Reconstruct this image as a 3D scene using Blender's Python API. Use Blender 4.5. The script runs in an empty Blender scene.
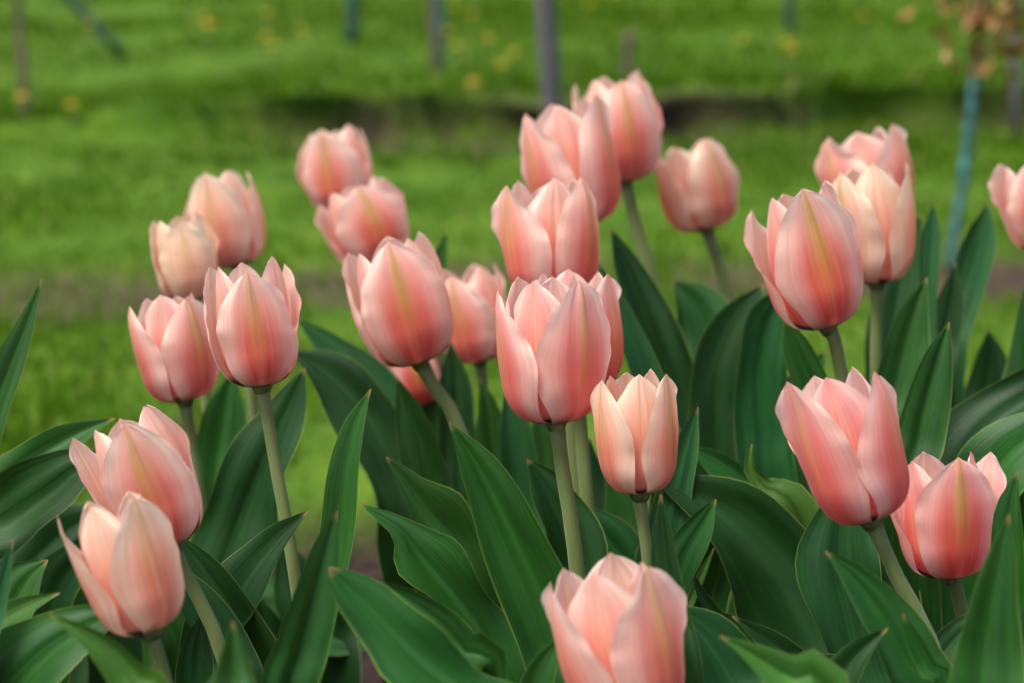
import bpy, math, random
import numpy as np
from mathutils import Vector, Matrix

# ------------------------------------------------------------------ camera
scene = bpy.context.scene
COL = scene.collection
CAM_H = 0.72
PITCH = math.radians(11.8)
LENS, SENSOR, W, H = 85.0, 36.0, 1024, 683
F = W * LENS / SENSOR
cam_d = bpy.data.cameras.new('camera')
cam_d.lens = LENS; cam_d.sensor_width = SENSOR; cam_d.clip_start = 0.05; cam_d.clip_end = 2000
cam_d.dof.use_dof = True
cam_d.dof.focus_distance = 1.28
cam_d.dof.aperture_fstop = 7.1
cam_o = bpy.data.objects.new('camera', cam_d); COL.objects.link(cam_o)
cam_o.location = (0, 0, CAM_H)
cam_o.rotation_euler = (math.pi / 2 - PITCH, 0, 0)
scene.camera = cam_o

# ------------------------------------------------------------------ light: overcast daylight
SUN_EL, SUN_AZ = 66.0, -62.0            # high, to the left and slightly behind the camera
wd = bpy.data.worlds.new('World'); scene.world = wd; wd.use_nodes = True
nt = wd.node_tree; nt.nodes.clear()
out = nt.nodes.new('ShaderNodeOutputWorld'); bg = nt.nodes.new('ShaderNodeBackground')
sky = nt.nodes.new('ShaderNodeTexSky'); sky.sky_type = 'NISHITA'; sky.sun_disc = False
sky.sun_elevation = math.radians(SUN_EL); sky.sun_rotation = math.radians(180 - SUN_AZ)
sky.air_density = 1.0; sky.dust_density = 6.0; sky.ozone_density = 1.0
bg.inputs['Strength'].default_value = 0.085
nt.links.new(sky.outputs[0], bg.inputs[0]); nt.links.new(bg.outputs[0], out.inputs[0])
sd = bpy.data.lights.new('sun', 'SUN'); sd.energy = 1.5; sd.angle = math.radians(26); sd.color = (1.0, 0.97, 0.93)
so = bpy.data.objects.new('sun', sd); COL.objects.link(so)
so.rotation_euler = (math.radians(90 - SUN_EL), 0, math.radians(SUN_AZ))
so.location = (-4, -2, 8)
scene.view_settings.view_transform = 'Standard'
scene.view_settings.look = 'None'
scene.view_settings.exposure = 1.33
scene.view_settings.gamma = 1.0

# ------------------------------------------------------------------ helpers
FWD = np.array([0, math.cos(PITCH), -math.sin(PITCH)])
UP = np.array([0, math.sin(PITCH), math.cos(PITCH)])
RT = np.array([1.0, 0, 0])
EYE = np.array([0, 0, CAM_H])

def at(x, y, d):
    return EYE + d * (FWD + RT * (x - 512) / F - UP * (y - 341.5) / F)

def ground_at(x, y, z=0.0):
    r = FWD + RT * (x - 512) / F - UP * (y - 341.5) / F
    p = EYE + r * ((z - CAM_H) / r[2])
    return EYE + r * ((z + .10 - CAM_H) / r[2]) if p[1] - .13 * p[0] > 6.3 else p

def nrm(v):
    return v / (np.linalg.norm(v, axis=-1, keepdims=True) + 1e-12)

def lin(r, g, b):
    c = np.array([r, g, b]) / 255.0
    return np.where(c <= 0.04045, c / 12.92, ((c + 0.055) / 1.055) ** 2.4)

def sst(a, b, x):
    t = np.clip((x - a) / (b - a), 0, 1)
    return t * t * (3 - 2 * t)

def mix(a, b, w):
    w = np.asarray(w)[..., None]
    return a * (1 - w) + b * w

def catmull(P, n):
    """resample a control polyline smoothly, evenly by arc length"""
    P = np.asarray(P, float)
    Q = np.vstack([2 * P[0] - P[1], P, 2 * P[-1] - P[-2]])
    res = []
    for i in range(len(P) - 1):
        p0, p1, p2, p3 = Q[i:i + 4]
        t = np.linspace(0, 1, 24, endpoint=False)[:, None]
        res.append(0.5 * (2 * p1 + (p2 - p0) * t + (2 * p0 - 5 * p1 + 4 * p2 - p3) * t ** 2 + (3 * p1 - p0 - 3 * p2 + p3) * t ** 3))
    R = np.vstack(res + [P[-1:]])
    s = np.concatenate([[0], np.cumsum(np.linalg.norm(np.diff(R[:, :3], axis=0), axis=1))])
    t = np.linspace(0, s[-1], n)
    return np.stack([np.interp(t, s, R[:, k]) for k in range(R.shape[1])], 1)

def link_mesh(name, verts, faces, mat, parent=None, uv=None, cols=None, smooth=True):
    me = bpy.data.meshes.new(name)
    if isinstance(faces, np.ndarray):
        n = faces.shape[1]
        me.vertices.add(len(verts)); me.vertices.foreach_set('co', np.asarray(verts, np.float32).ravel())
        me.loops.add(faces.size); me.loops.foreach_set('vertex_index', faces.astype(np.int32).ravel())
        me.polygons.add(len(faces)); me.polygons.foreach_set('loop_start', np.arange(0, faces.size, n, dtype=np.int32))
        me.update(calc_edges=True)
    else:
        me.from_pydata([tuple(v) for v in verts], [], [tuple(f) for f in faces]); me.update()
    if smooth:
        me.polygons.foreach_set('use_smooth', np.ones(len(me.polygons), bool))
    if uv is not None:
        li = np.empty(len(me.loops), np.int32); me.loops.foreach_get('vertex_index', li)
        l = me.uv_layers.new(name='UVMap'); l.data.foreach_set('uv', np.asarray(uv, np.float32)[li].ravel())
    for k, c in (cols or {}).items():
        a = me.color_attributes.new(k, 'FLOAT_COLOR', 'POINT')
        c = np.asarray(c, np.float32)
        if c.shape[1] == 3: c = np.hstack([c, np.ones((len(c), 1), np.float32)])
        a.data.foreach_set('color', c.ravel())
    me.materials.append(mat)
    o = bpy.data.objects.new(name, me); COL.objects.link(o)
    if parent is not None: o.parent = parent
    return o

def tag(o, label=None, cat=None, group=None, kind=None):
    if label: o['label'] = label
    if cat: o['category'] = cat
    if group: o['group'] = group
    if kind: o['kind'] = kind
    return o

def empty(name, loc, label, cat, group=None):
    o = bpy.data.objects.new(name, None); COL.objects.link(o); o.location = tuple(loc)
    o.empty_display_size = 0.03
    return tag(o, label, cat, group)

def grid_faces(nu, nv):
    i = np.arange(nu - 1)[:, None] * nv + np.arange(nv - 1)[None]
    i = i.ravel()
    return np.stack([i, i + 1, i + nv + 1, i + nv], 1)

def tube(P, radii, sides=12, cap=True):
    P = np.asarray(P, float); n = len(P)
    T = nrm(np.gradient(P, axis=0))
    ref = np.array([1.0, 0, 0]); V = []
    for i in range(n):
        a = ref - T[i] * (ref @ T[i]); a /= np.linalg.norm(a); b = np.cross(T[i], a)
        ang = np.arange(sides) * 2 * math.pi / sides
        V.append(P[i] + radii[i] * (np.cos(ang)[:, None] * a + np.sin(ang)[:, None] * b)); ref = a
    V = np.vstack(V); Fc = []
    for i in range(n - 1):
        for k in range(sides):
            k2 = (k + 1) % sides
            Fc.append((i * sides + k, i * sides + k2, (i + 1) * sides + k2, (i + 1) * sides + k))
    if cap:
        Fc.append(tuple(range(sides))[::-1]); Fc.append(tuple((n - 1) * sides + k for k in range(sides)))
    return V, Fc

# ------------------------------------------------------------------ materials
def new_mat(name):
    m = bpy.data.materials.new(name); m.use_nodes = True
    n = m.node_tree; n.nodes.clear()
    return m, n, n.nodes.new('ShaderNodeOutputMaterial')

def N(n, t, **kw):
    x = n.nodes.new(t)
    for k, v in kw.items():
        if k in x.inputs: x.inputs[k].default_value = v
        else: setattr(x, k, v)
    return x

def mixrgb(n, fac, a, b, blend='MIX'):
    x = n.nodes.new('ShaderNodeMix'); x.data_type = 'RGBA'; x.blend_type = blend
    for s, v in ((x.inputs[0], fac), (x.inputs[6], a), (x.inputs[7], b)):
        if hasattr(v, 'is_output'): n.links.new(v, s)
        else: s.default_value = v
    return x.outputs[2]

def math_n(n, op, a, b=0.0, c=None):
    x = n.nodes.new('ShaderNodeMath'); x.operation = op
    for s, v in zip(x.inputs, (a, b, c)):
        if v is None: continue
        if hasattr(v, 'is_output'): n.links.new(v, s)
        else: s.default_value = v
    return x.outputs[0]

def uv_noise(n, su, sv, detail=3.0):
    uv = N(n, 'ShaderNodeUVMap'); mp = N(n, 'ShaderNodeMapping')
    oi = N(n, 'ShaderNodeObjectInfo')
    mp.inputs['Scale'].default_value = (su, sv, 1)
    n.links.new(uv.outputs[0], mp.inputs[0])
    cx = N(n, 'ShaderNodeCombineXYZ')
    n.links.new(math_n(n, 'MULTIPLY', oi.outputs['Random'], 50.0), cx.inputs[2])
    n.links.new(math_n(n, 'MULTIPLY', oi.outputs['Random'], 37.0), cx.inputs[0])
    n.links.new(cx.outputs[0], mp.inputs['Location'])
    t = N(n, 'ShaderNodeTexNoise'); t.inputs['Scale'].default_value = 1.0; t.inputs['Detail'].default_value = detail
    n.links.new(mp.outputs[0], t.inputs['Vector'])
    return t.outputs['Fac']

def ramp(n, fac, a, b, lo, hi):
    x = n.nodes.new('ShaderNodeMapRange'); n.links.new(fac, x.inputs[0])
    x.inputs[1].default_value = a; x.inputs[2].default_value = b; x.inputs[3].default_value = lo; x.inputs[4].default_value = hi
    return x.outputs[0]

def petal_material():
    m, n, o = new_mat('petal')
    a = N(n, 'ShaderNodeVertexColor', layer_name='col'); b = N(n, 'ShaderNodeVertexColor', layer_name='col_in')
    g = N(n, 'ShaderNodeNewGeometry')
    c = mixrgb(n, g.outputs['Backfacing'], a.outputs[0], b.outputs[0])
    st = uv_noise(n, 2.2, 46.0, 4.0); big = uv_noise(n, 3.0, 5.0, 3.0)
    k = math_n(n, 'MULTIPLY', ramp(n, st, 0.3, 0.7, 0.90, 1.07), ramp(n, big, 0.3, 0.7, 0.93, 1.06))
    cc = N(n, 'ShaderNodeCombineColor')
    n.links.new(ramp(n, k, 0.8, 1.1, 0.93, 1.03), cc.inputs[0]); n.links.new(k, cc.inputs[1]); n.links.new(k, cc.inputs[2])
    c2 = mixrgb(n, 1.0, c, cc.outputs[0], 'MULTIPLY')
    p = N(n, 'ShaderNodeBsdfPrincipled'); p.inputs['Roughness'].default_value = 0.48
    p.inputs['Specular IOR Level'].default_value = 0.35
    p.inputs['Sheen Weight'].default_value = 0.12
    p.inputs['Sheen Roughness'].default_value = 0.4
    n.links.new(c2, p.inputs['Base Color'])
    bp = N(n, 'ShaderNodeBump'); bp.inputs['Strength'].default_value = 0.2; bp.inputs['Distance'].default_value = 0.0010
    n.links.new(st, bp.inputs['Height']); n.links.new(bp.outputs[0], p.inputs['Normal'])
    t = N(n, 'ShaderNodeBsdfTranslucent'); n.links.new(c2, t.inputs[0])
    mx = N(n, 'ShaderNodeMixShader'); mx.inputs[0].default_value = 0.45
    n.links.new(p.outputs[0], mx.inputs[1]); n.links.new(t.outputs[0], mx.inputs[2]); n.links.new(mx.outputs[0], o.inputs[0])
    return m

def leaf_material():
    m, n, o = new_mat('tulip_leaf')
    a = N(n, 'ShaderNodeVertexColor', layer_name='col')
    uv = N(n, 'ShaderNodeUVMap'); sx = N(n, 'ShaderNodeSeparateXYZ'); n.links.new(uv.outputs[0], sx.inputs[0])
    v = math_n(n, 'ABSOLUTE', math_n(n, 'MULTIPLY_ADD', sx.outputs[1], 2.0, -1.0))
    st = uv_noise(n, 1.6, 46.0, 3.0); big = uv_noise(n, 9.0, 4.0, 4.0); spot = uv_noise(n, 40.0, 12.0, 5.0)
    k = math_n(n, 'MULTIPLY', math_n(n, 'MULTIPLY', ramp(n, st, 0.3, 0.7, 0.80, 1.20), ramp(n, uv_noise(n, 1.0, 130.0, 2.0), .3, .7, .88, 1.12)), ramp(n, big, 0.3, 0.7, 0.72, 1.28))
    cc = N(n, 'ShaderNodeCombineColor')
    for i in range(3): n.links.new(k, cc.inputs[i])
    c = mixrgb(n, 1.0, a.outputs[0], cc.outputs[0], 'MULTIPLY')
    c = mixrgb(n, ramp(n, spot, 0.68, 0.78, 0.0, 0.35), c, (0.10, 0.085, 0.03, 1))       # small blemishes
    wax = uv_noise(n, 5.0, 3.0, 6.0)
    c = mixrgb(n, ramp(n, wax, 0.45, 0.75, 0.0, 0.30), c, (0.05, 0.14, 0.055, 1))
    edge = math_n(n, 'MULTIPLY', ramp(n, v, 0.965, 1.0, 0.0, 1.0), ramp(n, uv_noise(n, 7.0, 1.5, 2.0), 0.35, 0.65, 0.25, 0.8))
    c = mixrgb(n, edge, c, (0.40, 0.50, 0.10, 1))  # yellowish rim, painted in for the light that thin leaf edges catch
    tip = ramp(n, sx.outputs[0], 0.012, 0.0, 0.0, 0.8)
    c = mixrgb(n, tip, c, (0.33, 0.20, 0.07, 1))
    p = N(n, 'ShaderNodeBsdfPrincipled')
    n.links.new(ramp(n, big, 0.3, 0.7, 0.42, 0.58), p.inputs['Roughness'])
    p.inputs['Specular IOR Level'].default_value = 0.24
    n.links.new(c, p.inputs['Base Color'])
    bp = N(n, 'ShaderNodeBump'); bp.inputs['Strength'].default_value = 0.3; bp.inputs['Distance'].default_value = 0.0010
    n.links.new(st, bp.inputs['Height']); n.links.new(bp.outputs[0], p.inputs['Normal'])
    t = N(n, 'ShaderNodeBsdfTranslucent')
    n.links.new(mixrgb(n, 0.5, c, (0.10, 0.22, 0.02, 1)), t.inputs[0])
    mx = N(n, 'ShaderNodeMixShader'); mx.inputs[0].default_value = 0.16
    n.links.new(p.outputs[0], mx.inputs[1]); n.links.new(t.outputs[0], mx.inputs[2]); n.links.new(mx.outputs[0], o.inputs[0])
    return m

def noise_mat(name, ca, cb, scale, rough=0.7, bump=0.2, stretch=(1, 1, 1), sheen=0.0, dist=0.002):
    m, n, o = new_mat(name)
    tc = N(n, 'ShaderNodeTexCoord'); mp = N(n, 'ShaderNodeMapping'); mp.inputs['Scale'].default_value = stretch
    n.links.new(tc.outputs['Object'], mp.inputs[0])
    t = N(n, 'ShaderNodeTexNoise'); t.inputs['Scale'].default_value = scale; t.inputs['Detail'].default_value = 6
    n.links.new(mp.outputs[0], t.inputs['Vector'])
    c = mixrgb(n, ramp(n, t.outputs['Fac'], 0.3, 0.7, 0, 1), (*ca, 1), (*cb, 1))
    p = N(n, 'ShaderNodeBsdfPrincipled'); p.inputs['Roughness'].default_value = rough
    p.inputs['Sheen Weight'].default_value = sheen
    n.links.new(c, p.inputs['Base Color'])
    bp = N(n, 'ShaderNodeBump'); bp.inputs['Strength'].default_value = bump; bp.inputs['Distance'].default_value = dist
    n.links.new(t.outputs['Fac'], bp.inputs['Height']); n.links.new(bp.outputs[0], p.inputs['Normal'])
    n.links.new(p.outputs[0], o.inputs[0])
    return m

def blade_material():
    m, n, o = new_mat('grass_blade')
    a = N(n, 'ShaderNodeVertexColor', layer_name='col')
    p = N(n, 'ShaderNodeBsdfPrincipled'); p.inputs['Roughness'].default_value = 0.6; p.inputs['Specular IOR Level'].default_value = 0.1
    n.links.new(a.outputs[0], p.inputs['Base Color'])
    t = N(n, 'ShaderNodeBsdfTranslucent'); n.links.new(a.outputs[0], t.inputs[0])
    mx = N(n, 'ShaderNodeMixShader'); mx.inputs[0].default_value = 0.35
    n.links.new(p.outputs[0], mx.inputs[1]); n.links.new(t.outputs[0], mx.inputs[2]); n.links.new(mx.outputs[0], o.inputs[0])
    return m

M_PETAL = petal_material(); M_LEAF = leaf_material(); M_BLADE = blade_material()
M_STEM = noise_mat('tulip_stem', (0.10, 0.155, 0.03), (0.15, 0.19, 0.05), 160, 0.55, 0.15, (1, 1, 0.12), 0.2)
M_PISTIL = noise_mat('pistil', (0.25, 0.30, 0.08), (0.05, 0.04, 0.02), 200, 0.6)
M_BARK = noise_mat('bark', (0.05, 0.035, 0.022), (0.14, 0.10, 0.07), 40, 0.85, 0.5, (1, 1, 0.25))
M_GREY = noise_mat('weathered_wood', (0.045, 0.043, 0.048), (0.10, 0.095, 0.10), 30, 0.8, 0.4, (1, 1, 0.1))
M_GREEN = noise_mat('green_paint', (0.006, 0.035, 0.018), (0.010, 0.06, 0.03), 20, 0.5, 0.1)
M_TEAL = noise_mat('teal_wrap', (0.010, 0.03, 0.03), (0.04, 0.20, 0.20), 38, 0.6, 0.3)
M_STONE = noise_mat('stone', (0.16, 0.12, 0.11), (0.30, 0.24, 0.23), 18, 0.85, 0.4, dist=0.01)
M_RUSTLEAF = noise_mat('young_leaf', (0.30, 0.10, 0.02), (0.22, 0.17, 0.03), 60, 0.6)
M_TREELEAF = noise_mat('tree_leaf', (0.05, 0.12, 0.015), (0.09, 0.18, 0.03), 60, 0.6)
M_YELLOW = noise_mat('dandelion_yellow', (0.75, 0.52, 0.01), (0.85, 0.66, 0.02), 200, 0.7)

# ------------------------------------------------------------------ ground
def strip_y(x, y0):
    """the mown strips run slightly askew: nearer on the left"""
    return y0 + 0.13 * x + 0.05 * math.sin(x * 2.1 + y0)
BED_END = 2.50
STRIP1 = (3.76, 4.12)
STRIP2 = (5.55, 6.06)

def fnoise(x, y, seed=0):
    r = np.random.RandomState(seed); s = np.zeros_like(x)
    for k in range(7):
        a = r.uniform(0, 6.28); f = 1.3 * 1.6 ** k
        s += np.sin((x * math.cos(a) + y * math.sin(a)) * f + r.uniform(0, 6.28)) / (1.25 ** k)
    return s / 3.0

def lift(x, y):
    """the turf beyond the second bare strip lies a hand higher, with a crumbling edge"""
    return 0.10 * (.3 + .7 * sst(-1.3, -.5, x)) * sst(STRIP2[1] - .07, STRIP2[1] - .01, bank_y(x, y))

def bank_y(x, y):
    return y - 0.13 * x + .03 * np.sin(x * 5.0) + .02 * np.sin(x * 13.0)

def overhang(x, y):
    """how far the crumbling turf edge leans out over the bare strip"""
    t = bank_y(x, y) - STRIP2[1]
    return .095 * (.8 + .2 * np.sin(x * 4.3 + .6)) * sst(-1.2, -.4, x) * sst(-.05, .0, t) * np.exp(-np.maximum(t, 0) / .12) * (1 + .3 * np.sin(x * 9) + .25 * np.sin(x * 23))

def lawn_amount(x, y):
    """1 on turf, 0 on bare soil"""
    ys = y - 0.13 * x
    w = fnoise(x, y, 5) * 0.10
    bed = sst(BED_END - 0.08, BED_END + 0.10, y + w)
    s1 = sst(0.0, 0.10, np.abs(ys - sum(STRIP1) / 2 + w * .8) - (STRIP1[1] - STRIP1[0]) / 2 + 0.04)
    s2 = sst(0.0, 0.10, np.abs(ys - sum(STRIP2) / 2 + w) - (STRIP2[1] - STRIP2[0]) / 2 + 0.05)
    gaps = sst(0.9, 1.2, fnoise(x * 1.6, y * 1.6, 9)) * sst(8.2, 8.8, ys)
    return bed * np.maximum(s1, 0.6 * sst(-.25, .35, fnoise(x * 2, y * 2, 11)) * np.maximum(.62, sst(-.5, -.2, x) * (1 - sst(.55, .7, x)))) * np.maximum(s2, np.maximum(.5 * sst(0, .5, fnoise(x * 1.7, y * 1.7, 13)), sst(-.3, -.8, x))) * (1 - 0.8 * gaps)

def build_ground():
    xs = np.concatenate([[-400, -120, -40, -14], np.linspace(-6, 6, 181), [14, 40, 120, 400]])
    ys = np.concatenate([[-60, -8], np.linspace(-1, 5, 104)[:-1], np.linspace(5, 7.6, 150)[:-1], np.linspace(7.6, 13, 70), [18, 40, 120, 600]])
    X, Y = np.meshgrid(xs, ys, indexing='ij')
    L = lawn_amount(X, Y)
    inner = (np.abs(X) < 6.2) & (Y < 13.2) & (Y > -1.2)
    L = np.where(inner, L, 1.0)
    Z = np.where(inner, 0.018 * fnoise(X * 2, Y * 2, 3) + 0.012 * fnoise(X * 7, Y * 7, 4), 0.0) * (1 - .5 * L)
    Z = Z + 0.03 * L * inner - 0.03
    Z = Z + lift(X, Y)
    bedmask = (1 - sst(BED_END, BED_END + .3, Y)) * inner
    V = np.stack([X.ravel(), (Y - overhang(X, Y) * inner).ravel(), Z.ravel()], 1)
    m, n, o = new_mat('ground')
    a = N(n, 'ShaderNodeVertexColor', layer_name='col')
    tc = N(n, 'ShaderNodeTexCoord')
    t = N(n, 'ShaderNodeTexNoise'); t.inputs['Scale'].default_value = 55; t.inputs['Detail'].default_value = 8
    n.links.new(tc.outputs['Object'], t.inputs['Vector'])
    t2 = N(n, 'ShaderNodeTexNoise'); t2.inputs['Scale'].default_value = 7; t2.inputs['Detail'].default_value = 6
    n.links.new(tc.outputs['Object'], t2.inputs['Vector'])
    soil = mixrgb(n, ramp(n, t.outputs['Fac'], 0.35, 0.7, 0, 1), (0.026, 0.017, 0.011, 1), (0.115, 0.077, 0.055, 1))
    turf = mixrgb(n, ramp(n, t2.outputs['Fac'], 0.3, 0.7, 0, 1), (0.04, 0.10, 0.006, 1), (0.09, 0.17, 0.010, 1))
    sc = N(n, 'ShaderNodeSeparateColor'); n.links.new(a.outputs[0], sc.inputs[0])
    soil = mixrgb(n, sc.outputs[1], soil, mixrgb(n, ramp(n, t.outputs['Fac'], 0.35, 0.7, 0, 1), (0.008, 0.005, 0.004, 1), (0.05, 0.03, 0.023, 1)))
    c = mixrgb(n, sc.outputs[0], soil, turf)
    p = N(n, 'ShaderNodeBsdfPrincipled'); p.inputs['Roughness'].default_value = 0.95; p.inputs['Specular IOR Level'].default_value = 0.15
    n.links.new(c, p.inputs['Base Color'])
    bp = N(n, 'ShaderNodeBump'); bp.inputs['Strength'].default_value = 0.9; bp.inputs['Distance'].default_value = 0.015
    n.links.new(t.outputs['Fac'], bp.inputs['Height']); n.links.new(bp.outputs[0], p.inputs['Normal'])
    n.links.new(p.outputs[0], o.inputs[0])
    g = link_mesh('ground', V, grid_faces(len(xs), len(ys))[:, ::-1], m, cols={'col': np.stack([L.ravel(), bedmask.ravel(), 0 * L.ravel()], 1)})
    tag(g, 'dark soil of the tulip bed and mown lawn strips behind it', 'ground', kind='structure')
build_ground()

def build_grass():
    r = np.random.RandomState(2)
    X = []; Y = []
    for y0, y1, dens in ((2.36, 4.2, 7500), (4.2, 6.6, 4500), (6.6, 9.0, 2600), (9.0, 13.0, 1300)):
        hw = 0.30 * y1 + 0.35
        n = int(dens * 2 * hw * (y1 - y0))
        X.append(r.uniform(-hw, hw, n)); Y.append(r.uniform(y0, y1, n))
    x = np.concatenate(X); y = np.concatenate(Y)
    L = lawn_amount(x, y)
    k = r.uniform(0, 1, len(x)) < L ** 1.3 + 0.015
    x, y, L = x[k], y[k], L[k]
    ys = y - 0.13 * x
    cl = fnoise(x * 1.4, y * 1.4, 21)
    h = r.uniform(0.016, 0.036, len(x)) * (1 + 0.3 * cl)
    # rough unmown edges: along the bed, behind the second bare strip, and weeds at the far end
    h *= 1 + 1.2 * np.exp(-((y - BED_END - .25) / .35) ** 2) * sst(-.3, .6, fnoise(x * 3, y * 3, 8))
    h *= 1 + 0.7 * np.exp(-((ys - STRIP2[1] - .08) / .08) ** 2) + 0.8 * np.exp(-((ys - STRIP2[0] + .12) / .16) ** 2) * sst(0, .6, fnoise(x * 3, y * 3, 31))
    h *= 1 + 0.9 * sst(8.0, 9.0, ys) * sst(0, .5, cl)
    w = h * r.uniform(0.05, 0.09, len(x)) * np.clip(y / 3.2, .9, 3)
    az = r.uniform(0, 2 * math.pi, len(x)); ln = r.uniform(0.1, 0.75, len(x)) * h
    dx, dy = np.cos(az), np.sin(az); sx, sy = -dy, dx
    z0 = lift(x, y) - 0.012; y = y - overhang(x, y)
    P = lambda f, hh, s: np.stack([x + dx * ln * f + sx * w * s, y + dy * ln * f + sy * w * s, z0 + hh * h], 1)
    V = np.stack([P(0, 0, -.8), P(0, 0, .8), P(.35, .62, .75), P(.35, .62, -.75), P(1, 1.0, 0.0)], 1)
    base = np.arange(len(x)) * 5
    tri = np.concatenate([np.stack([base, base + 1, base + 2], 1), np.stack([base, base + 2, base + 3], 1), np.stack([base + 3, base + 2, base + 4], 1)])
    t = np.clip(0.5 + 0.32 * cl + r.normal(0, .22, len(x)), 0, 1)
    c = mix(np.array([0.042, 0.118, 0.004]), np.array([0.105, 0.215, 0.006]), t)
    dry = r.uniform(0, 1, len(x)) < 0.05
    c[dry] = [0.22, 0.20, 0.07]
    g = link_mesh('lawn_grass', V.reshape(-1, 3), tri, M_BLADE, cols={'col': np.repeat(c, 5, 0)}, smooth=False)
    tag(g, 'short bright green grass covering the mown strips behind the tulips', 'grass', kind='stuff')
build_grass()

# ------------------------------------------------------------------ tulips
def profile(u, open_, rs):
    U = [0, .07, .18, .33, .5, .66, .82, .92, 1]
    R = [.10, .40, .74, .95, 1.0, .955, .85, .76, .66]
    Z = [0, .010, .075, .22, .41, .59, .78, .89, 1.0]
    g = catmull(np.stack([U, R, Z], 1), 200)
    rho = np.interp(u, g[:, 0], g[:, 1]); z = np.interp(u, g[:, 0], g[:, 2])
    rho = rho + open_ * np.clip((u - .42) / .58, 0, 1) ** 1.6
    return rho, z
WU = np.array([0, .1, .22, .36, .5, .62, .74, .84, .92, .97, 1])
WS = np.array([.24, .43, .70, .92, 1.0, .96, .83, .645, .43, .25, .03])

PK = dict(P=lin(244, 168, 155), M=lin(254, 228, 214), RZ=lin(230, 94, 88), G=lin(200, 166, 86), O=lin(228, 124, 78),
          C=lin(252, 236, 198), S=lin(238, 138, 122), V=lin(248, 206, 168), OL=lin(120, 92, 42), BK=lin(26, 20, 12))

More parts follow.
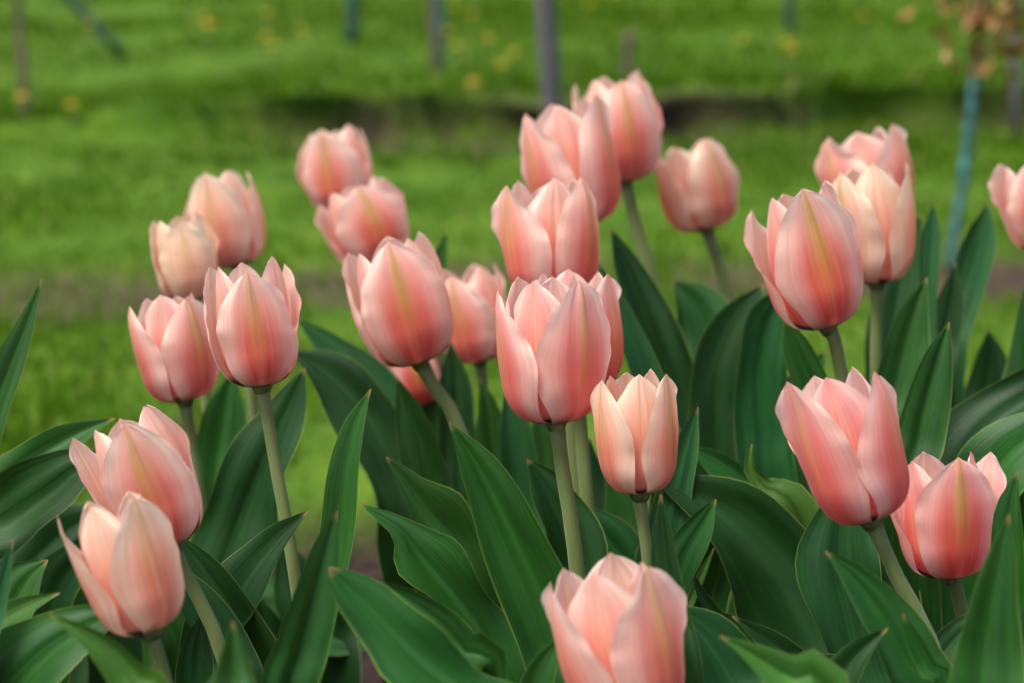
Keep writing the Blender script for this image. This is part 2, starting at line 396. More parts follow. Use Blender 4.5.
def make_petal(Hf, R, phi, inner, open_, hs, pale, flame, rs):
    nu, nv = 40, 41
    u = np.linspace(0, 1, nu) ** 0.92; v = np.linspace(-1, 1, nv)
    UU, VV = np.meshgrid(u, v, indexing='ij'); A = np.abs(VV)
    rho, z = profile(u, open_, rs)
    k = 0.86 if inner else 1.0
    rho = rho * R * k; z = z * Hf * hs + (0.0012 if inner else 0)
    w = catmull(np.stack([WU, WS], 1), 120); w = np.interp(u, w[:, 0], w[:, 1])
    w = w * R * (0.98 if inner else 1.06) * rs.uniform(.94, 1.04)
    w = w * (1 + .035 * np.sin(u * rs.uniform(8, 14) + rs.uniform(0, 6)))
    flat = 1 + (rs.uniform(.0, .12) if inner else rs.uniform(.2, .42)) * sst(.3, .95, u)
    rc = np.maximum(rho * flat, R * .30)
    th = VV * np.minimum(w / rc, 1.5)[:, None]
    # edge ripples, keel, creases, spiral overlap
    amp = R * rs.uniform(.03, .075)
    rip = amp * A ** 3 * np.sin(2 * math.pi * (rs.uniform(1.0, 2.4) * UU + rs.uniform(0, 1)) + VV * 1.3) * sst(.12, .5, UU)
    rip += R * .022 * A ** 4 * np.sin(2 * math.pi * (rs.uniform(3.5, 6) * UU + rs.uniform(0, 1)) + VV * 2) * sst(.4, .7, UU)
    rip += R * .03 * VV * sst(.05, .3, UU)
    rip += R * 0.026 * np.exp(-(VV / .09) ** 2) * sst(.15, .7, UU) * (1 if not inner else -1)
    for _ in range(4):
        v0 = rs.uniform(-.8, .8); wd_ = rs.uniform(.05, .13)
        rip += R * rs.uniform(-.022, .018) * np.exp(-((VV - v0 - .15 * np.sin(3 * UU + v0)) / wd_) ** 2) * sst(.15, .5, UU)
    rip += R * .034 * np.sin(3.1 * VV + rs.uniform(0, 6)) * np.sin(5 * UU + rs.uniform(0, 6)) * sst(.1, .4, UU)
    edge_out = (rs.uniform(-.05, .03) if inner else rs.uniform(-.02, .13)) * R
    rip += edge_out * A ** 2.2 * sst(.35, .85, UU)
    rip = rip * np.clip(w / (.5 * R), 0, 1)[:, None]
    rr = rc[:, None] + rip
    cx = (rho - rc)[:, None] + rr * np.cos(th); cy = rr * np.sin(th)
    # tips bend a little, and each petal sways sideways on its own
    tipb = rs.uniform(-.05, .05) * R * sst(.8, 1, UU)
    cx = cx + tipb; cy = cy + rs.uniform(-.08, .08) * R * UU ** 2
    zz = z[:, None] - R * .05 * A ** 2 * sst(.3, .8, UU) + R * .015 * np.sin(VV * 9 + rs.uniform(0, 6)) * A * sst(.6, .9, UU)
    c, s = math.cos(phi), math.sin(phi)
    Vt = np.stack([cx * c - cy * s, cx * s + cy * c, zz], -1).reshape(-1, 3)
    # pigment
    P, Mg = mix(PK['P'], PK['C'], np.array(pale * .75)), mix(PK['M'], PK['C'] if pale > 0 else 2 * PK['M'] - PK['P'], np.array(pale * .8))
    jig = rs.uniform(-.06, .06)
    # lengthwise veins: fine streaks of more and less pigment
    sv = VV + .03 * np.sin(5 * UU + rs.uniform(0, 6)) * (1 - UU)
    streak = sum(a_ * np.sin(2 * math.pi * f_ * sv + rs.uniform(0, 6)) for f_, a_ in
                 ((rs.uniform(2, 3.5), .8), (rs.uniform(4, 6), .8), (rs.uniform(7, 9), .7), (rs.uniform(9, 13), .6))) / 2.0
    col = mix(P + 0 * UU[..., None], Mg, np.clip(sst(.30, .88, A) * .88 + .35 * sst(.45, 1, UU) + jig, 0, 1))
    wr = np.exp(-((A - .20) / (.34 - .12 * UU)) ** 2) * sst(.02, .22, UU) * (1 - sst(.40, .95, UU))
    col = mix(col, PK['RZ'], np.clip(wr * .85 * flame * (1 - .45 * pale) * (1 + .35 * streak), 0, 1))
    wg = rs.uniform(.8, 1.15) * (.37 - .25 * UU)
    gold = np.exp(-(VV / np.maximum(wg, .08)) ** 2) * sst(.18, .5, UU)
    gc = mix(PK['O'] + 0 * UU[..., None], PK['G'], sst(.30, .75, UU))
    if inner:
        vein = np.exp(-(VV / .035) ** 2) + .8 * np.exp(-((A - .11) / .03) ** 2) + .4 * np.exp(-((A - .2) / .03) ** 2)
        col = mix(col, lin(250, 214, 170), np.clip(vein * .55 * sst(.2, .5, UU) * (1 - sst(.8, 1, UU)), 0, 1))
        col = mix(col, PK['O'], np.clip(gold * .35 * (1 - sst(.5, .8, UU)), 0, 1))
    else:
        col = mix(col, gc, np.clip(gold * .80 * flame * (1 + .60 * streak), 0, 1))
    col = mix(col, PK['OL'], np.clip((1 - sst(.02, .15, UU)) * .75, 0, 1))
    ci = mix(PK['S'] + 0 * UU[..., None], mix(PK['M'], PK['C'], np.array(pale * .7)), np.clip(.25 + .45 * sst(.5, 1, UU) + .2 * A, 0, 1))
    ci = mix(ci, PK['V'], np.exp(-(VV / .12) ** 2) * .55 + .3 * np.exp(-((A - .22) / .05) ** 2))
    dark = (1 - sst(.07, .17 if inner else .09, UU + .05 * A ** 2)) * (1 if inner else .75)
    col = mix(col, PK['BK'], np.clip(dark, 0, 1)); ci = mix(ci, PK['BK'], np.clip(1 - sst(.14, .24, UU), 0, 1))
    tint = np.stack([1 + .02 * streak, 1 + .09 * streak, 1 + .085 * streak], -1)
    col = np.clip(col * tint, 0, 1); ci = np.clip(ci * tint, 0, 1)
    uv = np.stack([UU.ravel(), VV.ravel() * .5 + .5], 1)
    return Vt, uv, col.reshape(-1, 3), ci.reshape(-1, 3), grid_faces(nu, nv)

PLANTS = []   # (root_xy, empty, depth)
LEAVES_OF = {}

def make_tulip(base, tip, wpx, d, yaw, open_, lean, pale, pt2, label, flame=1.0, seed=0, over=None, name='tulip'):
    rs = np.random.RandomState(1000 + seed)
    B = at(*base, d); T = at(*tip, d)
    ax = T - B; Hf = np.linalg.norm(ax); ax = ax / Hf
    ax = nrm(ax + math.tan(math.radians(lean)) * (-FWD))
    Hf *= 0.985
    R = wpx * d / F / 2 * 0.91
    p2 = at(*pt2, d + 0.004)
    dirv = p2 - B
    # carry the stem down to the soil, straightening as it goes
    k = (p2[2] + 0.02) / max(-dirv[2], 1e-3)
    root = p2 + dirv * k * np.array([.55, .55, 1.0]); root[2] = -0.02
    e = empty(name, root, label, 'tulip', 'pink tulips in the bed')
    mw = np.eye(3)
    rel = lambda Vv: np.asarray(Vv) - root
    # stem
    S = catmull(np.array([root, .5 * (root + p2) + np.array([0.004, 0, 0]), p2, .35 * p2 + .65 * B, B + ax * 0.003]), 26)
    r0 = min(0.0045, .0041 * (R / .028)) 
    V, Fc = tube(rel(S), np.linspace(r0 * 1.25, r0 * 0.98, 26) + np.where(np.arange(26) > 24, r0 * .25, 0), 14)
    link_mesh('stem', V, Fc, M_STEM, e)
    # flower: receptacle + pistil, petals hang on it
    Z = ax; X = -FWD - Z * (-FWD @ Z); X = nrm(X); Y = np.cross(Z, X)
    Mx = np.stack([X, Y, Z], 1)
    zz = np.array([-.004, 0, .004, .012, .022, .027, .030]) * (Hf / .07); rr = np.array([.9, 1.35, 1.1, .75, .62, .95, .3]) * .0045
    V, Fc = tube(np.stack([0 * zz, 0 * zz, zz], 1), rr, 12)
    fl = link_mesh('flower', rel(B + V @ Mx.T), Fc, M_PISTIL, e)
    for i in range(6):
        inner = i % 2 == 1
        phi = math.radians(yaw + 60 * i + rs.uniform(-6, 6))
        op = (open_ * 1.1 + .06) * (rs.uniform(.25, .75) if inner else rs.uniform(.7, 1.35))
        op = (over or {}).get(i, op)
        hs = rs.uniform(.93, 1.0) if inner else rs.uniform(.91, 1.01)
        V, uv, c1, c2, fc = make_petal(Hf, R, phi, inner, op, hs, pale, flame, rs)
        link_mesh('petal', rel(B + V @ Mx.T), fc, M_PETAL, fl, uv, {'col': c1, 'col_in': c2})
    PLANTS.append((root, e, d))
    return e

TULIPS = [
 # base, tip, width, depth, yaw, open, lean, pale, stem point, label, flame
 ((238,266),(216,170), 78,1.80,-20,.12, 4,.60,(246,340),'pale pink tulip standing behind the cream tulip at the left',.8,{2:.16}),
 ((193,300),(178,214), 68,1.65, 15,.12, 4,1.0,(208,420),'cream yellow tulip, palest of all, in front of a pale pink one',.5),
 ((185,401),(166,292), 86,1.50, 50,.22, 4,.10,(204,530),'pink tulip just left of the tulip with a straight bare stem, below the cream one',.8),
 ((262,386),(246,257), 92,1.35,  8,.26, 4,.15,(297,590),'peach tulip with gold flame on a long straight bare stem at the left',1.0),
 ((346,212),(330,126), 74,2.00,-10,.12, 4,.25,(372,330),'highest pink tulip left of centre, its head partly behind a leaning one',1.0),
 ((381,262),(350,184), 88,1.85, 15,.20, 4,.15,(398,350),'leaning pink tulip between the highest left tulip and the broad orange flamed one',1.0),
 ((420,363),(381,238),103,1.50,  2,.18, 4,.10,(463,440),'broad pink tulip with orange flame leaning left on an arched stem',1.0),
 ((480,362),(462,263), 78,1.75,-22,.16, 4,.10,(490,440),'small blurred pink tulip right behind the broad orange flamed one',.8),
 ((553,300),(546,173),104,1.50,-58,.16, 4,.15,(566,380),'pink tulip with its head directly above the central sharp pair',.9),
 ((584,226),(556,100),100,1.68,-58,.16, 4,.10,(596,300),'pink tulip in the top cluster, in front of the topmost tulip',.8),
 ((625,182),(612, 72), 90,1.85, 12,.14, 4,.20,(652,290),'topmost tulip in the bed, rosy pink on a bare stem behind its neighbour',.9),
 ((707,230),(684,139), 84,1.90, 34,.16, 4,.60,(727,295),'soft pink tulip standing alone against the lawn, right of the top cluster',.9),
 ((556,423),(543,270),112,1.30, 46,.16, 3,-.08,(577,570),'large sharp pink tulip at the centre with dark base and thick stem',.7),
 ((578,396),(572,264),100,1.42, 62,.16, 3,-.10,(592,560),'pink tulip hidden close behind the large sharp central one',.8),
 ((640,494),(632,367), 86,1.28,-58,.14, 3,.65,(650,590),'slim peach tulip with dark base just right of the central pair',.9),
 ((636,722),(602,560),131,1.08, 45,.24, 3,.15,(644,780),'nearest pink tulip, at the bottom edge with its stem out of view',.7),
 ((828,327),(789,186),103,1.42,  4,.16, 4,.10,(842,378),'broad pink tulip with red orange flame, left of the cream topped one',1.15),
 ((877,284),(866,163), 88,1.55,-50,.18, 4,.80,(876,370),'cream topped peach tulip right behind the red orange flamed one',.9),
 ((876,218),(855,129),97,1.78, 60,.10, 4,.10,(888,300),'ruffled pink tulip behind the cream topped peach one',.6),
 ((871,521),(824,366),112,1.20, 60,.34, 2,-.30,(944,680),'deep salmon tulip tilted left on a slanting thick stem',.6,{2:.34,3:.42,4:.30}),
 ((950,577),(938,448),106,1.33,  4,.36, 3,-.35,(962,612),'squat deep pink tulip with gold flame tucked behind the slanting stem',1.0),
 ((1052,250),(1029,156),84,1.70,-20,.16, 4,.10,(1052,330),'pink tulip cut off by the edge beyond the teal wrapped sapling',.9),
 ((172,546),(120,412),106,1.22, 14,.32, 3,.25,(222,655),'large pink tulip with gold flame leaning left above the low pale one',.95,{1:.05,2:.1}),
 ((150,632),(106,494),100,1.10, 36,.32, 3,.65,(168,690),'low pale peach tulip with one petal splayed left, nearest of the left pair',.8,{4:.50}),
 ((424,404),(408,336), 58,1.80,  0,.12, 4,-.3,(432,470),'small deep pink tulip almost hidden beneath the broad orange flamed one',1.0),
]
for i, t in enumerate(TULIPS):
    make_tulip(*t[:10], flame=t[10], seed=i, over=t[11] if len(t) > 11 else None)

# ------------------------------------------------------------------ tulip leaves
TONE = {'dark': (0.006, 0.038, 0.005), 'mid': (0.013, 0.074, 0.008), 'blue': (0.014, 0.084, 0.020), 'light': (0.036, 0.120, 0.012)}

def leaf_mesh(pts, d, root, tone, roll, fold, wave, seed, dd=0.0):
    rs = np.random.RandomState(5000 + seed)
    C = []
    n = len(pts)
    for i, (x, y, w) in enumerate(pts):
        di = d + dd * (1 - i / max(n - 1, 1))
        p = at(x, y, di); C.append([*p, w * di / F])
    last = C[-1]; lp = np.array(last[:3])
    wl = max(last[3], .015)
    if lp[2] > 0.07:
        midp = lp * .45 + root * .55; midp[2] = lp[2] * .45
        C.append([*midp, wl * .8])
    rt = root + nrm(lp - root) * 0.012; rt[2] = 0.0
    C.append([*rt, min(wl * .5, .016)])
    S = catmull(np.array(C), 56)
    Pc = S[:, :3]; w = np.maximum(S[:, 3], 0.0006)
    T = nrm(np.gradient(Pc, axis=0))
    view = nrm(Pc - EYE)
    ref = -view + np.array([0, 0, .55])
    Nn = nrm(ref - (ref * T).sum(1, keepdims=True) * T)
    Bn = np.cross(T, Nn)
    u = np.linspace(0, 1, len(Pc))
    ang = np.radians(roll) * np.ones(len(Pc)) + np.radians(rs.uniform(-14, 14)) * u
    N2 = Nn * np.cos(ang)[:, None] + Bn * np.sin(ang)[:, None]
    B2 = np.cross(T, N2)
    face = np.clip(np.abs((N2 * -view).sum(1)), .5, 1)
    half = w / 2 / face
    wave = wave * 1.6 + .05; fold = fold * rs.uniform(.8, 1.5)
    wob = .10 * np.sin(u * rs.uniform(9, 15) + rs.uniform(0, 6)) * sst(.05, .25, u)   # the blade buckles a little along its length
    nv = 13; s = np.linspace(-1, 1, nv)
    ph = rs.uniform(0, 1, 2); fq = rs.uniform(2.8, 4.4)
    taper = sst(0, .12, u) * (1 - sst(.62, .9, u))
    V = np.zeros((len(Pc), nv, 3))
    for j, sv in enumerate(s):
        p = ph[0] if sv < 0 else ph[1]
        off = half * wob + half * .05 * np.sin(sv * 7 + u * 5 + ph[0] * 6) + half * (fold * (abs(sv) ** 1.6) - .10 * math.exp(-(sv / .13) ** 2))
        off = off + half * 1.3 * wave * sv * sv * np.sin(2 * math.pi * (fq * u + p)) * taper
        lat = half * sv * (1 - .22 * fold * fold) + half * .75 * wave * sv * abs(sv) * np.sin(2 * math.pi * (fq * 1.15 * u + p + .2)) * taper
        V[:, j] = Pc + B2 * lat[:, None] + N2 * off[:, None]
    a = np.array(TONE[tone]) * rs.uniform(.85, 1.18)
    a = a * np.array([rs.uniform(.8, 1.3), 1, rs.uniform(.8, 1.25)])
    base = np.array([.055, .115, .03])
    col = mix(a[None] * np.ones((len(Pc), 1)), base, sst(.75, 1.0, u) * .4)
    col = np.repeat(col[:, None], nv, 1)
    rib = np.exp(-(s / .06) ** 2)[None] * np.ones((len(Pc), 1)) * .35
    col = mix(col, a * 1.55, rib)
    uv = np.stack(np.broadcast_arrays(u[:, None], (s * .5 + .5)[None]), -1).reshape(-1, 2)
    return V.reshape(-1, 3), uv, col.reshape(-1, 3), grid_faces(len(Pc), nv)

LEAVES = [
 # points tip first (x, y, apparent width), depth, tone, roll, fold, wave
 ([(42,279,0),(30,315,14),(14,358,28),(-4,405,40),(-25,475,50),(-40,560,50)],1.30,'mid',20,.3,.05),
 ([(115,418,0),(75,436,26),(30,464,46),(-20,510,60),(-60,570,60)],1.40,'mid',0,.2,.10),
 ([(112,455,0),(80,466,36),(50,490,62),(10,520,76),(-40,570,80)],1.34,'mid',0,.2,.10),
 ([(112,505,0),(70,530,45),(25,570,70),(-20,630,70)],1.50,'dark',0,.2,.10),
 ([(13,540,0),(4,575,18),(-8,620,30),(-20,690,40)],1.12,'blue',15,.3,.0),
 ([(48,560,0),(25,580,40),(5,615,56),(-20,670,60)],1.28,'mid',0,.2,.1),
 ([(60,593,0),(28,607,20),(-10,632,32),(-60,690,40)],1.16,'light',0,.35,.15),
 ([(128,612,0),(88,625,42),(45,652,74),(0,700,95),(-30,760,95)],1.12,'mid',0,.15,.10),
 ([(49,614,0),(80,633,18),(108,656,38),(134,690,50),(165,745,56)],1.02,'light',10,.5,.10),
 ([(112,520,0),(90,548,30),(60,580,50),(40,640,60)],1.42,'mid',-5,.2,.1),
 ([(175,532,0),(205,572,36),(240,628,60),(262,690,68),(275,760,66)],1.29,'dark',25,.45,.05),
 ([(170,556,0),(196,604,40),(226,655,56),(243,720,60)],1.27,'blue',-15,.2,.05),
 ([(150,570,0),(168,605,50),(190,650,66),(200,720,70)],1.30,'mid',-15,.2,.05),
 ([(233,621,0),(234,650,24),(235,685,44),(235,745,50)],1.00,'mid',10,.5,.0),
 ([(337,511,0),(326,545,26),(312,600,46),(299,655,56),(288,730,58)],1.10,'mid',-20,.25,.03),
 ([(371,389,0),(358,425,22),(347,475,32),(340,530,37),(330,590,38),(318,650,36),(305,725,38)],1.24,'mid',25,.35,.03),
 ([(305,368,0),(290,405,36),(264,460,62),(240,520,76),(222,580,78),(212,650,72)],1.46,'dark',10,.25,.08),
 ([(308,511,0),(280,540,30),(252,575,46),(228,620,58),(212,690,58)],1.30,'dark',15,.35,.10),
 ([(234,368,0),(226,410,40),(218,460,54),(212,520,54),(210,600,50)],1.62,'mid',0,.2,.05),
 ([(196,430,0),(206,470,34),(214,520,40),(218,600,40)],1.70,'dark',0,.2,.05),
 ([(203,612,0),(197,650,32),(196,700,42),(198,760,42)],1.24,'dark',0,.3,.05),
 ([(380,646,0),(340,634,46),(295,618,58),(255,604,50),(225,612,40)],1.62,'blue',0,.1,.05),
 ([(296,318,0),(330,348,30),(366,385,50),(396,432,58),(420,495,58)],1.74,'blue',0,.25,.05),
 ([(290,350,0),(328,374,44),(364,415,64),(392,470,66),(412,540,62)],1.64,'dark',0,.25,.08),
 ([(397,377,0),(411,415,30),(425,462,44),(435,520,48),(442,600,48)],1.55,'mid',20,.35,.03),
 ([(386,457,0),(399,472,16),(411,488,25),(430,514,52),(457,546,62),(482,602,62)],1.40,'mid',0,.25,.30),
 ([(360,504,0),(384,518,15),(404,532,24),(422,560,56),(452,596,70),(485,642,74),(512,705,72)],1.30,'mid',0,.3,.25),
 ([(329,567,0),(345,586,36),(368,607,48),(390,630,50),(422,662,74),(466,698,74),(512,750,70)],1.08,'mid',0,.15,.22),
 ([(376,580,0),(410,600,24),(440,622,34),(464,652,34),(494,695,34)],1.13,'mid',20,.4,.20),
 ([(449,422,0),(478,468,42),(508,528,66),(537,590,78),(558,650,80),(574,725,76)],1.20,'mid',10,.55,.04),
 ([(474,503,0),(480,540,28),(486,590,40),(491,655,42)],1.42,'light',0,.3,.0),
 ([(527,459,0),(545,486,38),(562,522,54),(576,564,58),(586,625,56)],1.40,'dark',0,.3,.15),
 ([(574,500,0),(604,535,42),(630,570,48),(650,622,46)],1.50,'blue',0,.25,.05),
 ([(610,430,0),(612,480,40),(614,540,50),(616,610,50)],1.66,'mid',0,.25,.05),
 ([(698,407,0),(686,445,26),(673,492,38),(661,542,42),(650,605,42)],1.38,'blue',-15,.35,.03),
 ([(661,494,0),(663,530,20),(668,580,32),(676,632,40),(684,695,44)],1.16,'dark',25,.45,.0),
 ([(716,499,0),(702,524,28),(682,560,46),(666,610,52),(655,680,52)],1.35,'mid',0,.35,.25),
 ([(650,476,0),(700,500,48),(745,533,95),(785,580,112),(815,642,112),(832,715,95)],1.38,'dark',0,.2,.10),
 ([(670,603,0),(703,638,60),(733,685,84),(760,745,84)],1.20,'blue',0,.15,.05),
 ([(732,616,0),(765,639,22),(800,666,30),(842,704,34)],1.20,'dark',10,.35,.10),
 ([(720,636,0),(752,654,22),(786,679,44),(824,720,54)],1.05,'light',10,.4,.0),
 ([(693,572,0),(700,592,10),(715,616,14),(738,655,16)],1.36,'mid',0,.3,.0),
 ([(714,548,0),(702,574,8),(690,602,10),(676,640,12)],1.42,'light',0,.3,.0),
 ([(611,228,0),(628,270,30),(650,325,46),(672,382,54),(685,442,56),(690,525,56)],1.66,'dark',0,.3,.05),
 ([(598,262,0),(618,312,22),(640,362,28),(655,412,30),(665,485,32)],1.58,'blue',-20,.3,.03),
 ([(672,280,0),(694,305,44),(707,342,50),(712,402,52),(714,480,50)],1.76,'blue',0,.25,.30),
 ([(764,284,0),(741,320,40),(721,370,62),(718,425,68),(722,482,64),(730,565,60)],1.62,'dark',0,.25,.10),
 ([(792,286,0),(768,318,44),(758,370,56),(760,432,56),(766,505,52)],1.54,'blue',-25,.25,.06),
 ([(785,317,0),(796,345,28),(811,382,36),(826,435,40),(838,510,40)],1.50,'mid',20,.35,.03),
 ([(826,350,0),(800,400,50),(790,450,60),(795,520,60)],1.66,'dark',0,.25,.08),
 ([(684,446,0),(715,464,26),(748,492,42),(780,535,50)],1.46,'mid',0,.3,.25),
 ([(752,444,0),(749,468,14),(766,490,24),(800,530,36)],1.40,'light',10,.4,.35),
 ([(934,202,0),(931,235,18),(928,280,20),(925,332,22),(920,402,26)],1.64,'blue',-10,.3,.03),
 ([(922,214,0),(906,260,40),(896,310,50),(890,372,52),(888,450,50)],1.72,'dark',0,.25,.05),
 ([(927,277,0),(915,310,28),(905,350,44),(893,397,52),(880,455,54)],1.50,'mid',-10,.3,.06),
 ([(949,322,0),(939,355,28),(928,396,44),(918,442,50),(910,505,50)],1.40,'mid',-15,.25,.03),
 ([(988,202,0),(980,240,34),(968,282,40),(955,322,36),(945,375,34)],1.76,'blue',-10,.25,.04),
 ([(955,262,0),(951,300,26),(944,342,32),(938,400,32)],1.70,'dark',0,.25,.04),
 ([(988,329,0),(991,360,34),(986,402,46),(980,455,46)],1.80,'dark',10,.4,.1),
 ([(1032,265,0),(1030,320,32),(1026,382,42),(1020,445,42)],1.60,'mid',0,.3,.1),
 ([(1090,360,0),(1035,393,52),(988,424,64),(957,470,72),(940,535,66)],1.50,'dark',0,.2,.10),
 ([(1092,408,0),(1040,433,54),(1003,465,70),(977,512,76),(960,585,70)],1.42,'mid',0,.2,.10),
 ([(1018,471,0),(1010,510,26),(1010,560,34),(1012,622,40),(1014,700,42)],1.22,'mid',20,.45,.03),
 ([(1009,514,0),(1002,555,28),(993,610,50),(986,665,70),(982,735,74)],1.05,'mid',-10,.2,.03),
 ([(825,551,0),(854,577,28),(884,615,50),(910,662,58),(930,725,54)],1.13,'mid',10,.3,.06),
 ([(846,470,0),(840,518,52),(837,565,80),(846,615,80),(860,672,70),(875,735,64)],1.32,'blue',-15,.2,.08),
 ([(862,500,0),(880,545,32),(896,592,42),(905,660,44)],1.42,'dark',0,.3,.05),
 ([(936,520,0),(930,575,42),(924,622,50),(920,695,50)],1.45,'mid',0,.25,.05),
 ([(903,613,0),(914,640,17),(929,670,20),(945,715,22)],1.08,'mid',20,.45,.0),
 ([(888,628,0),(858,655,30),(837,688,44),(822,745,48)],1.12,'dark',0,.4,.10),
 ([(1010,608,0),(980,620,18),(950,645,28),(930,700,34)],1.22,'mid',0,.3,.10),
 ([(1034,590,0),(1026,640,28),(1022,702,38),(1020,770,40)],1.14,'dark',0,.3,.05),
 ([(564,636,0),(547,664,26),(536,702,38),(530,765,42)],1.16,'mid',10,.45,.0),
 ([(505,384,0),(515,425,32),(520,482,40),(522,565,40)],1.60,'blue',0,.3,.05),
 ([(590,438,0),(586,480,38),(580,542,44),(578,610,44)],1.54,'dark',0,.3,.05),
 ([(480,378,0),(490,420,28),(496,482,36),(500,565,38)],1.70,'mid',0,.3,.05),
 ([(447,231,0),(441,260,16),(436,300,24),(432,362,28),(430,440,30)],1.80,'mid',10,.3,.03),
 ([(450,340,0),(455,390,36),(458,450,42),(462,530,42)],1.72,'dark',0,.3,.05),
 ([(540,400,0),(545,440,34),(548,500,44),(552,580,46)],1.74,'mid',0,.3,.05),
 ([(830,395,0),(850,430,40),(860,480,50),(866,560,50)],1.58,'dark',0,.3,.05),
]
# lower, shaded leaves that close the bed between the plants: (tip x, tip y, lean in x, depth)
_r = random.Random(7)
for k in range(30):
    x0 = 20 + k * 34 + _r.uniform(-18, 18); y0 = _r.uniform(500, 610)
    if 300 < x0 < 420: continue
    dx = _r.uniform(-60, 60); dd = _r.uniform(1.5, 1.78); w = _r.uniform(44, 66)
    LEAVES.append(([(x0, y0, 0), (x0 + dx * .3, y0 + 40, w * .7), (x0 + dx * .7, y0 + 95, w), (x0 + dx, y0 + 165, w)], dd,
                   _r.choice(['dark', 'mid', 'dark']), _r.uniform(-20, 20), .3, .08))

CLUMP = []
clump_leaves = []
for i, (pts, d, tone, roll, fold, wave) in enumerate(LEAVES):
    lp = at(pts[-1][0], pts[-1][1], d); q = np.array([lp[0], lp[1] + .02, 0])
    best = min(PLANTS, key=lambda P: np.hypot(*(P[0][:2] - q[:2])))
    if np.hypot(*(best[0][:2] - q[:2])) < 0.10:
        root, e = best[0], best[1]
    else:
        c = min(CLUMP, key=lambda P: np.hypot(*(P[0][:2] - q[:2])), default=None)
        if c is None or np.hypot(*(c[0][:2] - q[:2])) > 0.085:
            root = np.array([q[0], q[1], -0.02])
            e = empty('tulip_plant', root, 'x', 'tulip plant', 'tulip plants without a bloom')
            c = (root, e, d, []); CLUMP.append(c)
        root, e = c[0], c[1]; c[3].append(i)
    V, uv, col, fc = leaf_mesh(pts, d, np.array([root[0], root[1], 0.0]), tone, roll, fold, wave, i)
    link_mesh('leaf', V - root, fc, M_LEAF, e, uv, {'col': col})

PLANT_LABELS = [
 'leafy plant at the left edge with one tall upright blade against the grass',
 'plant whose long leaf arches left behind the large gold flamed leaning tulip',
 'dark leaves in the shade behind the low pale peach tulip at the left',
 'broad low leaves in the left bottom corner beneath the splayed pale tulip',
 'small dark leaf low down, just right of the leaning left pair of stems',
 'long dark leaf slanting down to the right under the broad orange flamed tulip',
 'narrow upright leaves between the arched stem and the central sharp tulip',
 'narrow blue green upright leaf just right of the cream topped peach tulip',
 'large pointed foreground leaves on both sides of the slanting thick stem',
 'broad blue green leaf hanging straight below the deep salmon tilted tulip',
 'short leaf in the lower right corner behind the large pointed foreground leaf',
 'shaded low leaves behind the arching leaf near the left edge']
for c, lab in zip(CLUMP, PLANT_LABELS):
    c[1]['label'] = lab
for k, c in enumerate(CLUMP):
    print('CLUMP', k, len(c[3]), [LEAVES[q][0][0][:2] for q in c[3]])

# ------------------------------------------------------------------ behind the bed: posts, saplings, stones, dandelions
def post(name, base_px, top_px, wpx, mat, label, cat, square=False, group=None, up=None):
    b = ground_at(*base_px); d = (b - EYE) @ FWD
    t = at(*top_px, d)
    if up: t = b + (t - b) * (up / max(t[2], 1e-3))
    b = b - nrm(t - b) * .06
    r = wpx * d / F / 2
    n = 9; P = b + (t - b) * np.linspace(0, 1, n)[:, None]
    V, Fc = tube(P, np.full(n, r) * (1.25 if square else 1) * np.linspace(1.0, .94, n), 4 if square else 10)
    o = link_mesh(name, V - b, Fc, mat, smooth=not square); o.location = tuple(b)
    if square:
        m = o.modifiers.new('bevel', 'BEVEL'); m.width = r * .12; m.segments = 2
    return tag(o, label, cat, group)

def tuft_leaves(points, size, seed):
    r = np.random.RandomState(seed); V = []; Fc = []
    for p in points:
        a = nrm(r.normal(size=3)); b = nrm(np.cross(a, r.normal(size=3))); s = size * r.uniform(.6, 1.3)
        c = np.cross(a, b) * s * .18
        k = len(V)
        V += [p, p + a * s * .45 + b * s * .28 + c, p + a * s, p + a * s * .45 - b * s * .28 + c]
        Fc.append((k, k + 1, k + 2, k + 3))
    return np.array(V), Fc

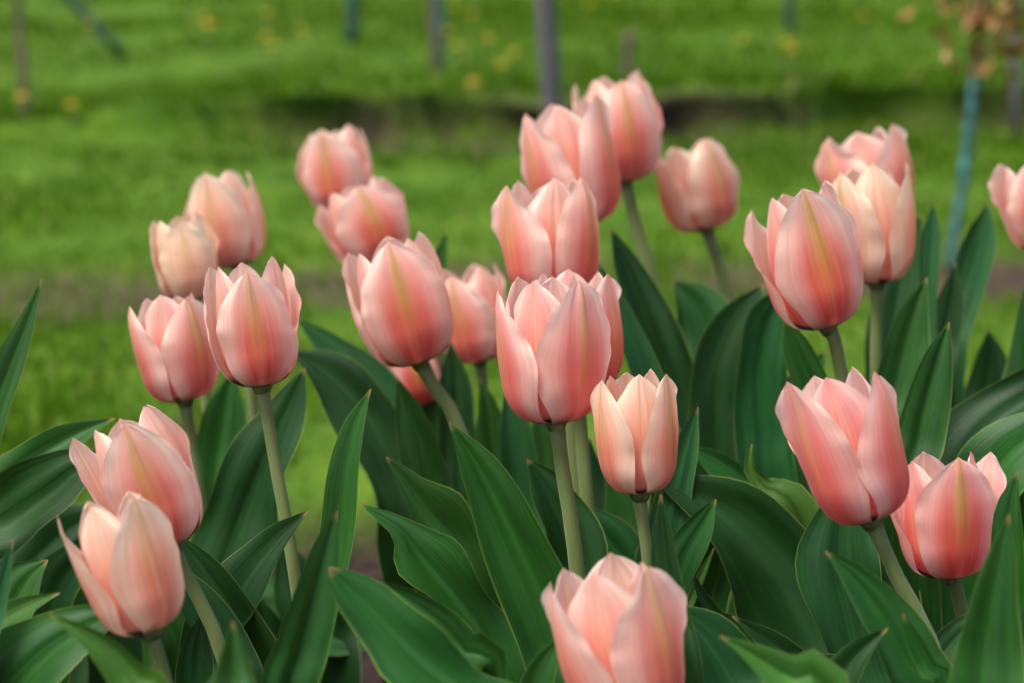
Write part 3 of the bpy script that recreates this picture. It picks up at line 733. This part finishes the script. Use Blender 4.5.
def sapling(base_px, path_px, wpx, label, height, leafmat, leafn, seed, wrap=None, low=None):
    b = ground_at(*base_px); d = (b - EYE) @ FWD
    e = empty('young_tree', b, label, 'young tree')
    r = np.random.RandomState(seed)
    P = [b - np.array([0, 0, .05])] + [at(x, y, d) for x, y in path_px]
    dirv = nrm(P[-1] - P[-2]); top = P[-1] + np.array([0, 0, 1.0]) * (height - P[-1][2]) + dirv * .04
    P.append(.5 * (P[-1] + top) + np.array([.03, 0, 0])); P.append(top)
    S = catmull(np.array(P), 40); r0 = wpx * d / F / 2
    V, Fc = tube(S - b, np.linspace(r0, r0 * .35, 40), 10)
    tr = link_mesh('trunk', V, Fc, M_BARK, e)
    pts = []
    for k in range(9 if low is None else 16):
        i = int(r.uniform(20, 38)) if low is None or k > 6 else low + k % 4; st = S[i]
        az = r.uniform(0, 6.28); L = r.uniform(.2, .5) * (1.1 - i / 60) * (.35 if low is not None and k < 7 else 1)
        en = st + np.array([math.cos(az) * L * .6, math.sin(az) * L * .6, L * .8])
        B = catmull(np.array([st, .5 * (st + en) + r.normal(0, .02, 3), en]), 9)
        V, Fc = tube(B - b, np.linspace(r0 * .35, r0 * .12, 9), 6)
        link_mesh('branch', V, Fc, M_BARK, tr)
        for q in range(leafn): pts.append(B[r.randint(3, 9)] + r.normal(0, .035, 3))
    V, Fc = tuft_leaves([p - b for p in pts], .045, seed)
    link_mesh('crown', V, Fc, leafmat, e, smooth=False)
    if wrap:
        i0, i1 = wrap
        seg = S[i0:i1] ; tt = np.linspace(0, 1, len(seg))
        V, Fc = tube(catmull(seg, 60) - b + r.normal(0, r0 * .06, (60, 3)), r0 * 1.08 * (1 + .12 * np.sin(np.cumsum(r.uniform(.3, 1.9, 60))) + r.uniform(-.08, .08, 60)), 12)
        link_mesh('trunk_wrap', V, Fc, M_TEAL, e)
    return e

sapling((26,134), [(23,60),(18,0)], 9, 'thin brown young tree far left beyond the cream tulip', 1.9, M_TREELEAF, 14, 3)
post('wooden_post', (553,110), (544,-10), 17, M_GREY, 'weathered grey post just left of the topmost tulip', 'post', True, up=1.5)
sapling((436,70), [(434,30),(432,-5)], 9, 'slim brown trunk with a teal stake close beside it', 2.0, M_TREELEAF, 14, 4)
post('plant_stake', (441,68), (439,-10), 7, M_TEAL, 'teal stake standing against the slim brown trunk', 'stake', up=1.2)
post('plant_stake', (352,42), (353,-10), 14, M_GREEN, 'dark green upright stake left of the trunk with the teal stake', 'stake', up=1.3)
post('plant_stake', (112,44), (62,-10), 10, M_GREEN, 'green stake leaning diagonally, beyond the two palest tulips', 'stake', up=.75)
post('plant_stake', (791,34), (790,-10), 10, M_GREEN, 'dark green upright stake farthest back, above the red orange flamed tulip', 'stake', up=1.3)
post('wooden_peg', (627,82), (630,32), 11, M_BARK, 'short dark brown peg just beyond the topmost tulip', 'peg')
post('plant_stake', (1016,134), (1014,-10), 10, M_GREY, 'pale grey stake beyond the teal wrapped sapling', 'stake', up=1.3)
sapling((946,288), [(950,262),(962,190),(972,100),(980,20)], 10, 'sapling wrapped in teal tape with sparse orange young leaves', 1.5, M_RUSTLEAF, 14, 8, wrap=(2, 11), low=10)

DL = [((70,126),'at the foot of the thin brown tree'),((203,30),None),((205,38),None),((212,40),None),((266,34),None),((272,58),None),((264,60),None),((300,38),None),
      ((452,24),None),((470,20),None),((446,52),None),((455,58),None),((472,98),None),((487,60),None),((500,85),None),((784,66),None),((790,62),None),
      ((588,12),None),((612,6),None),((740,50),None),((88,40),None),((20,112),None),((512,66),None),((860,30),None)]
proto = None
def dandelion(p, label, seed):
    r = np.random.RandomState(seed)
    h = r.uniform(.07, .12)
    e = empty('dandelion', p, label, 'dandelion', 'yellow dandelions in the far grass')
    V, Fc = tube(np.array([[0, 0, -.02], [.004, 0, h * .5], [.006, .004, h]]), [.0022, .002, .002], 6)
    link_mesh('stem', V, Fc, M_STEM, e)
    V = []; Fc = []
    for ring, (n, rad, el) in enumerate(((16, .024, .1), (13, .020, .5), (9, .013, .9))):
        for k in range(n):
            a = 2 * math.pi * k / n + ring * .3; c = np.array([math.cos(a), math.sin(a), 0]); s = np.array([-c[1], c[0], 0])
            b0 = np.array([.006, .004, h]); t = b0 + c * rad * math.cos(el) + np.array([0, 0, rad * math.sin(el)])
            q = len(V); m = .55 * b0 + .45 * t
            V += [b0, m + s * .0035, t, m - s * .0035]; Fc.append((q, q + 1, q + 2, q + 3))
    link_mesh('flower', np.array(V), Fc, M_YELLOW, e)
    e.scale = (0.8,) * 3
    return e
for i, (px, extra) in enumerate(DL):
    p = ground_at(px[0], px[1] + 12)
    dandelion(tuple(p), 'small yellow dandelion in the grass ' + (extra or 'far behind the tulips, among the others of its kind'), i)
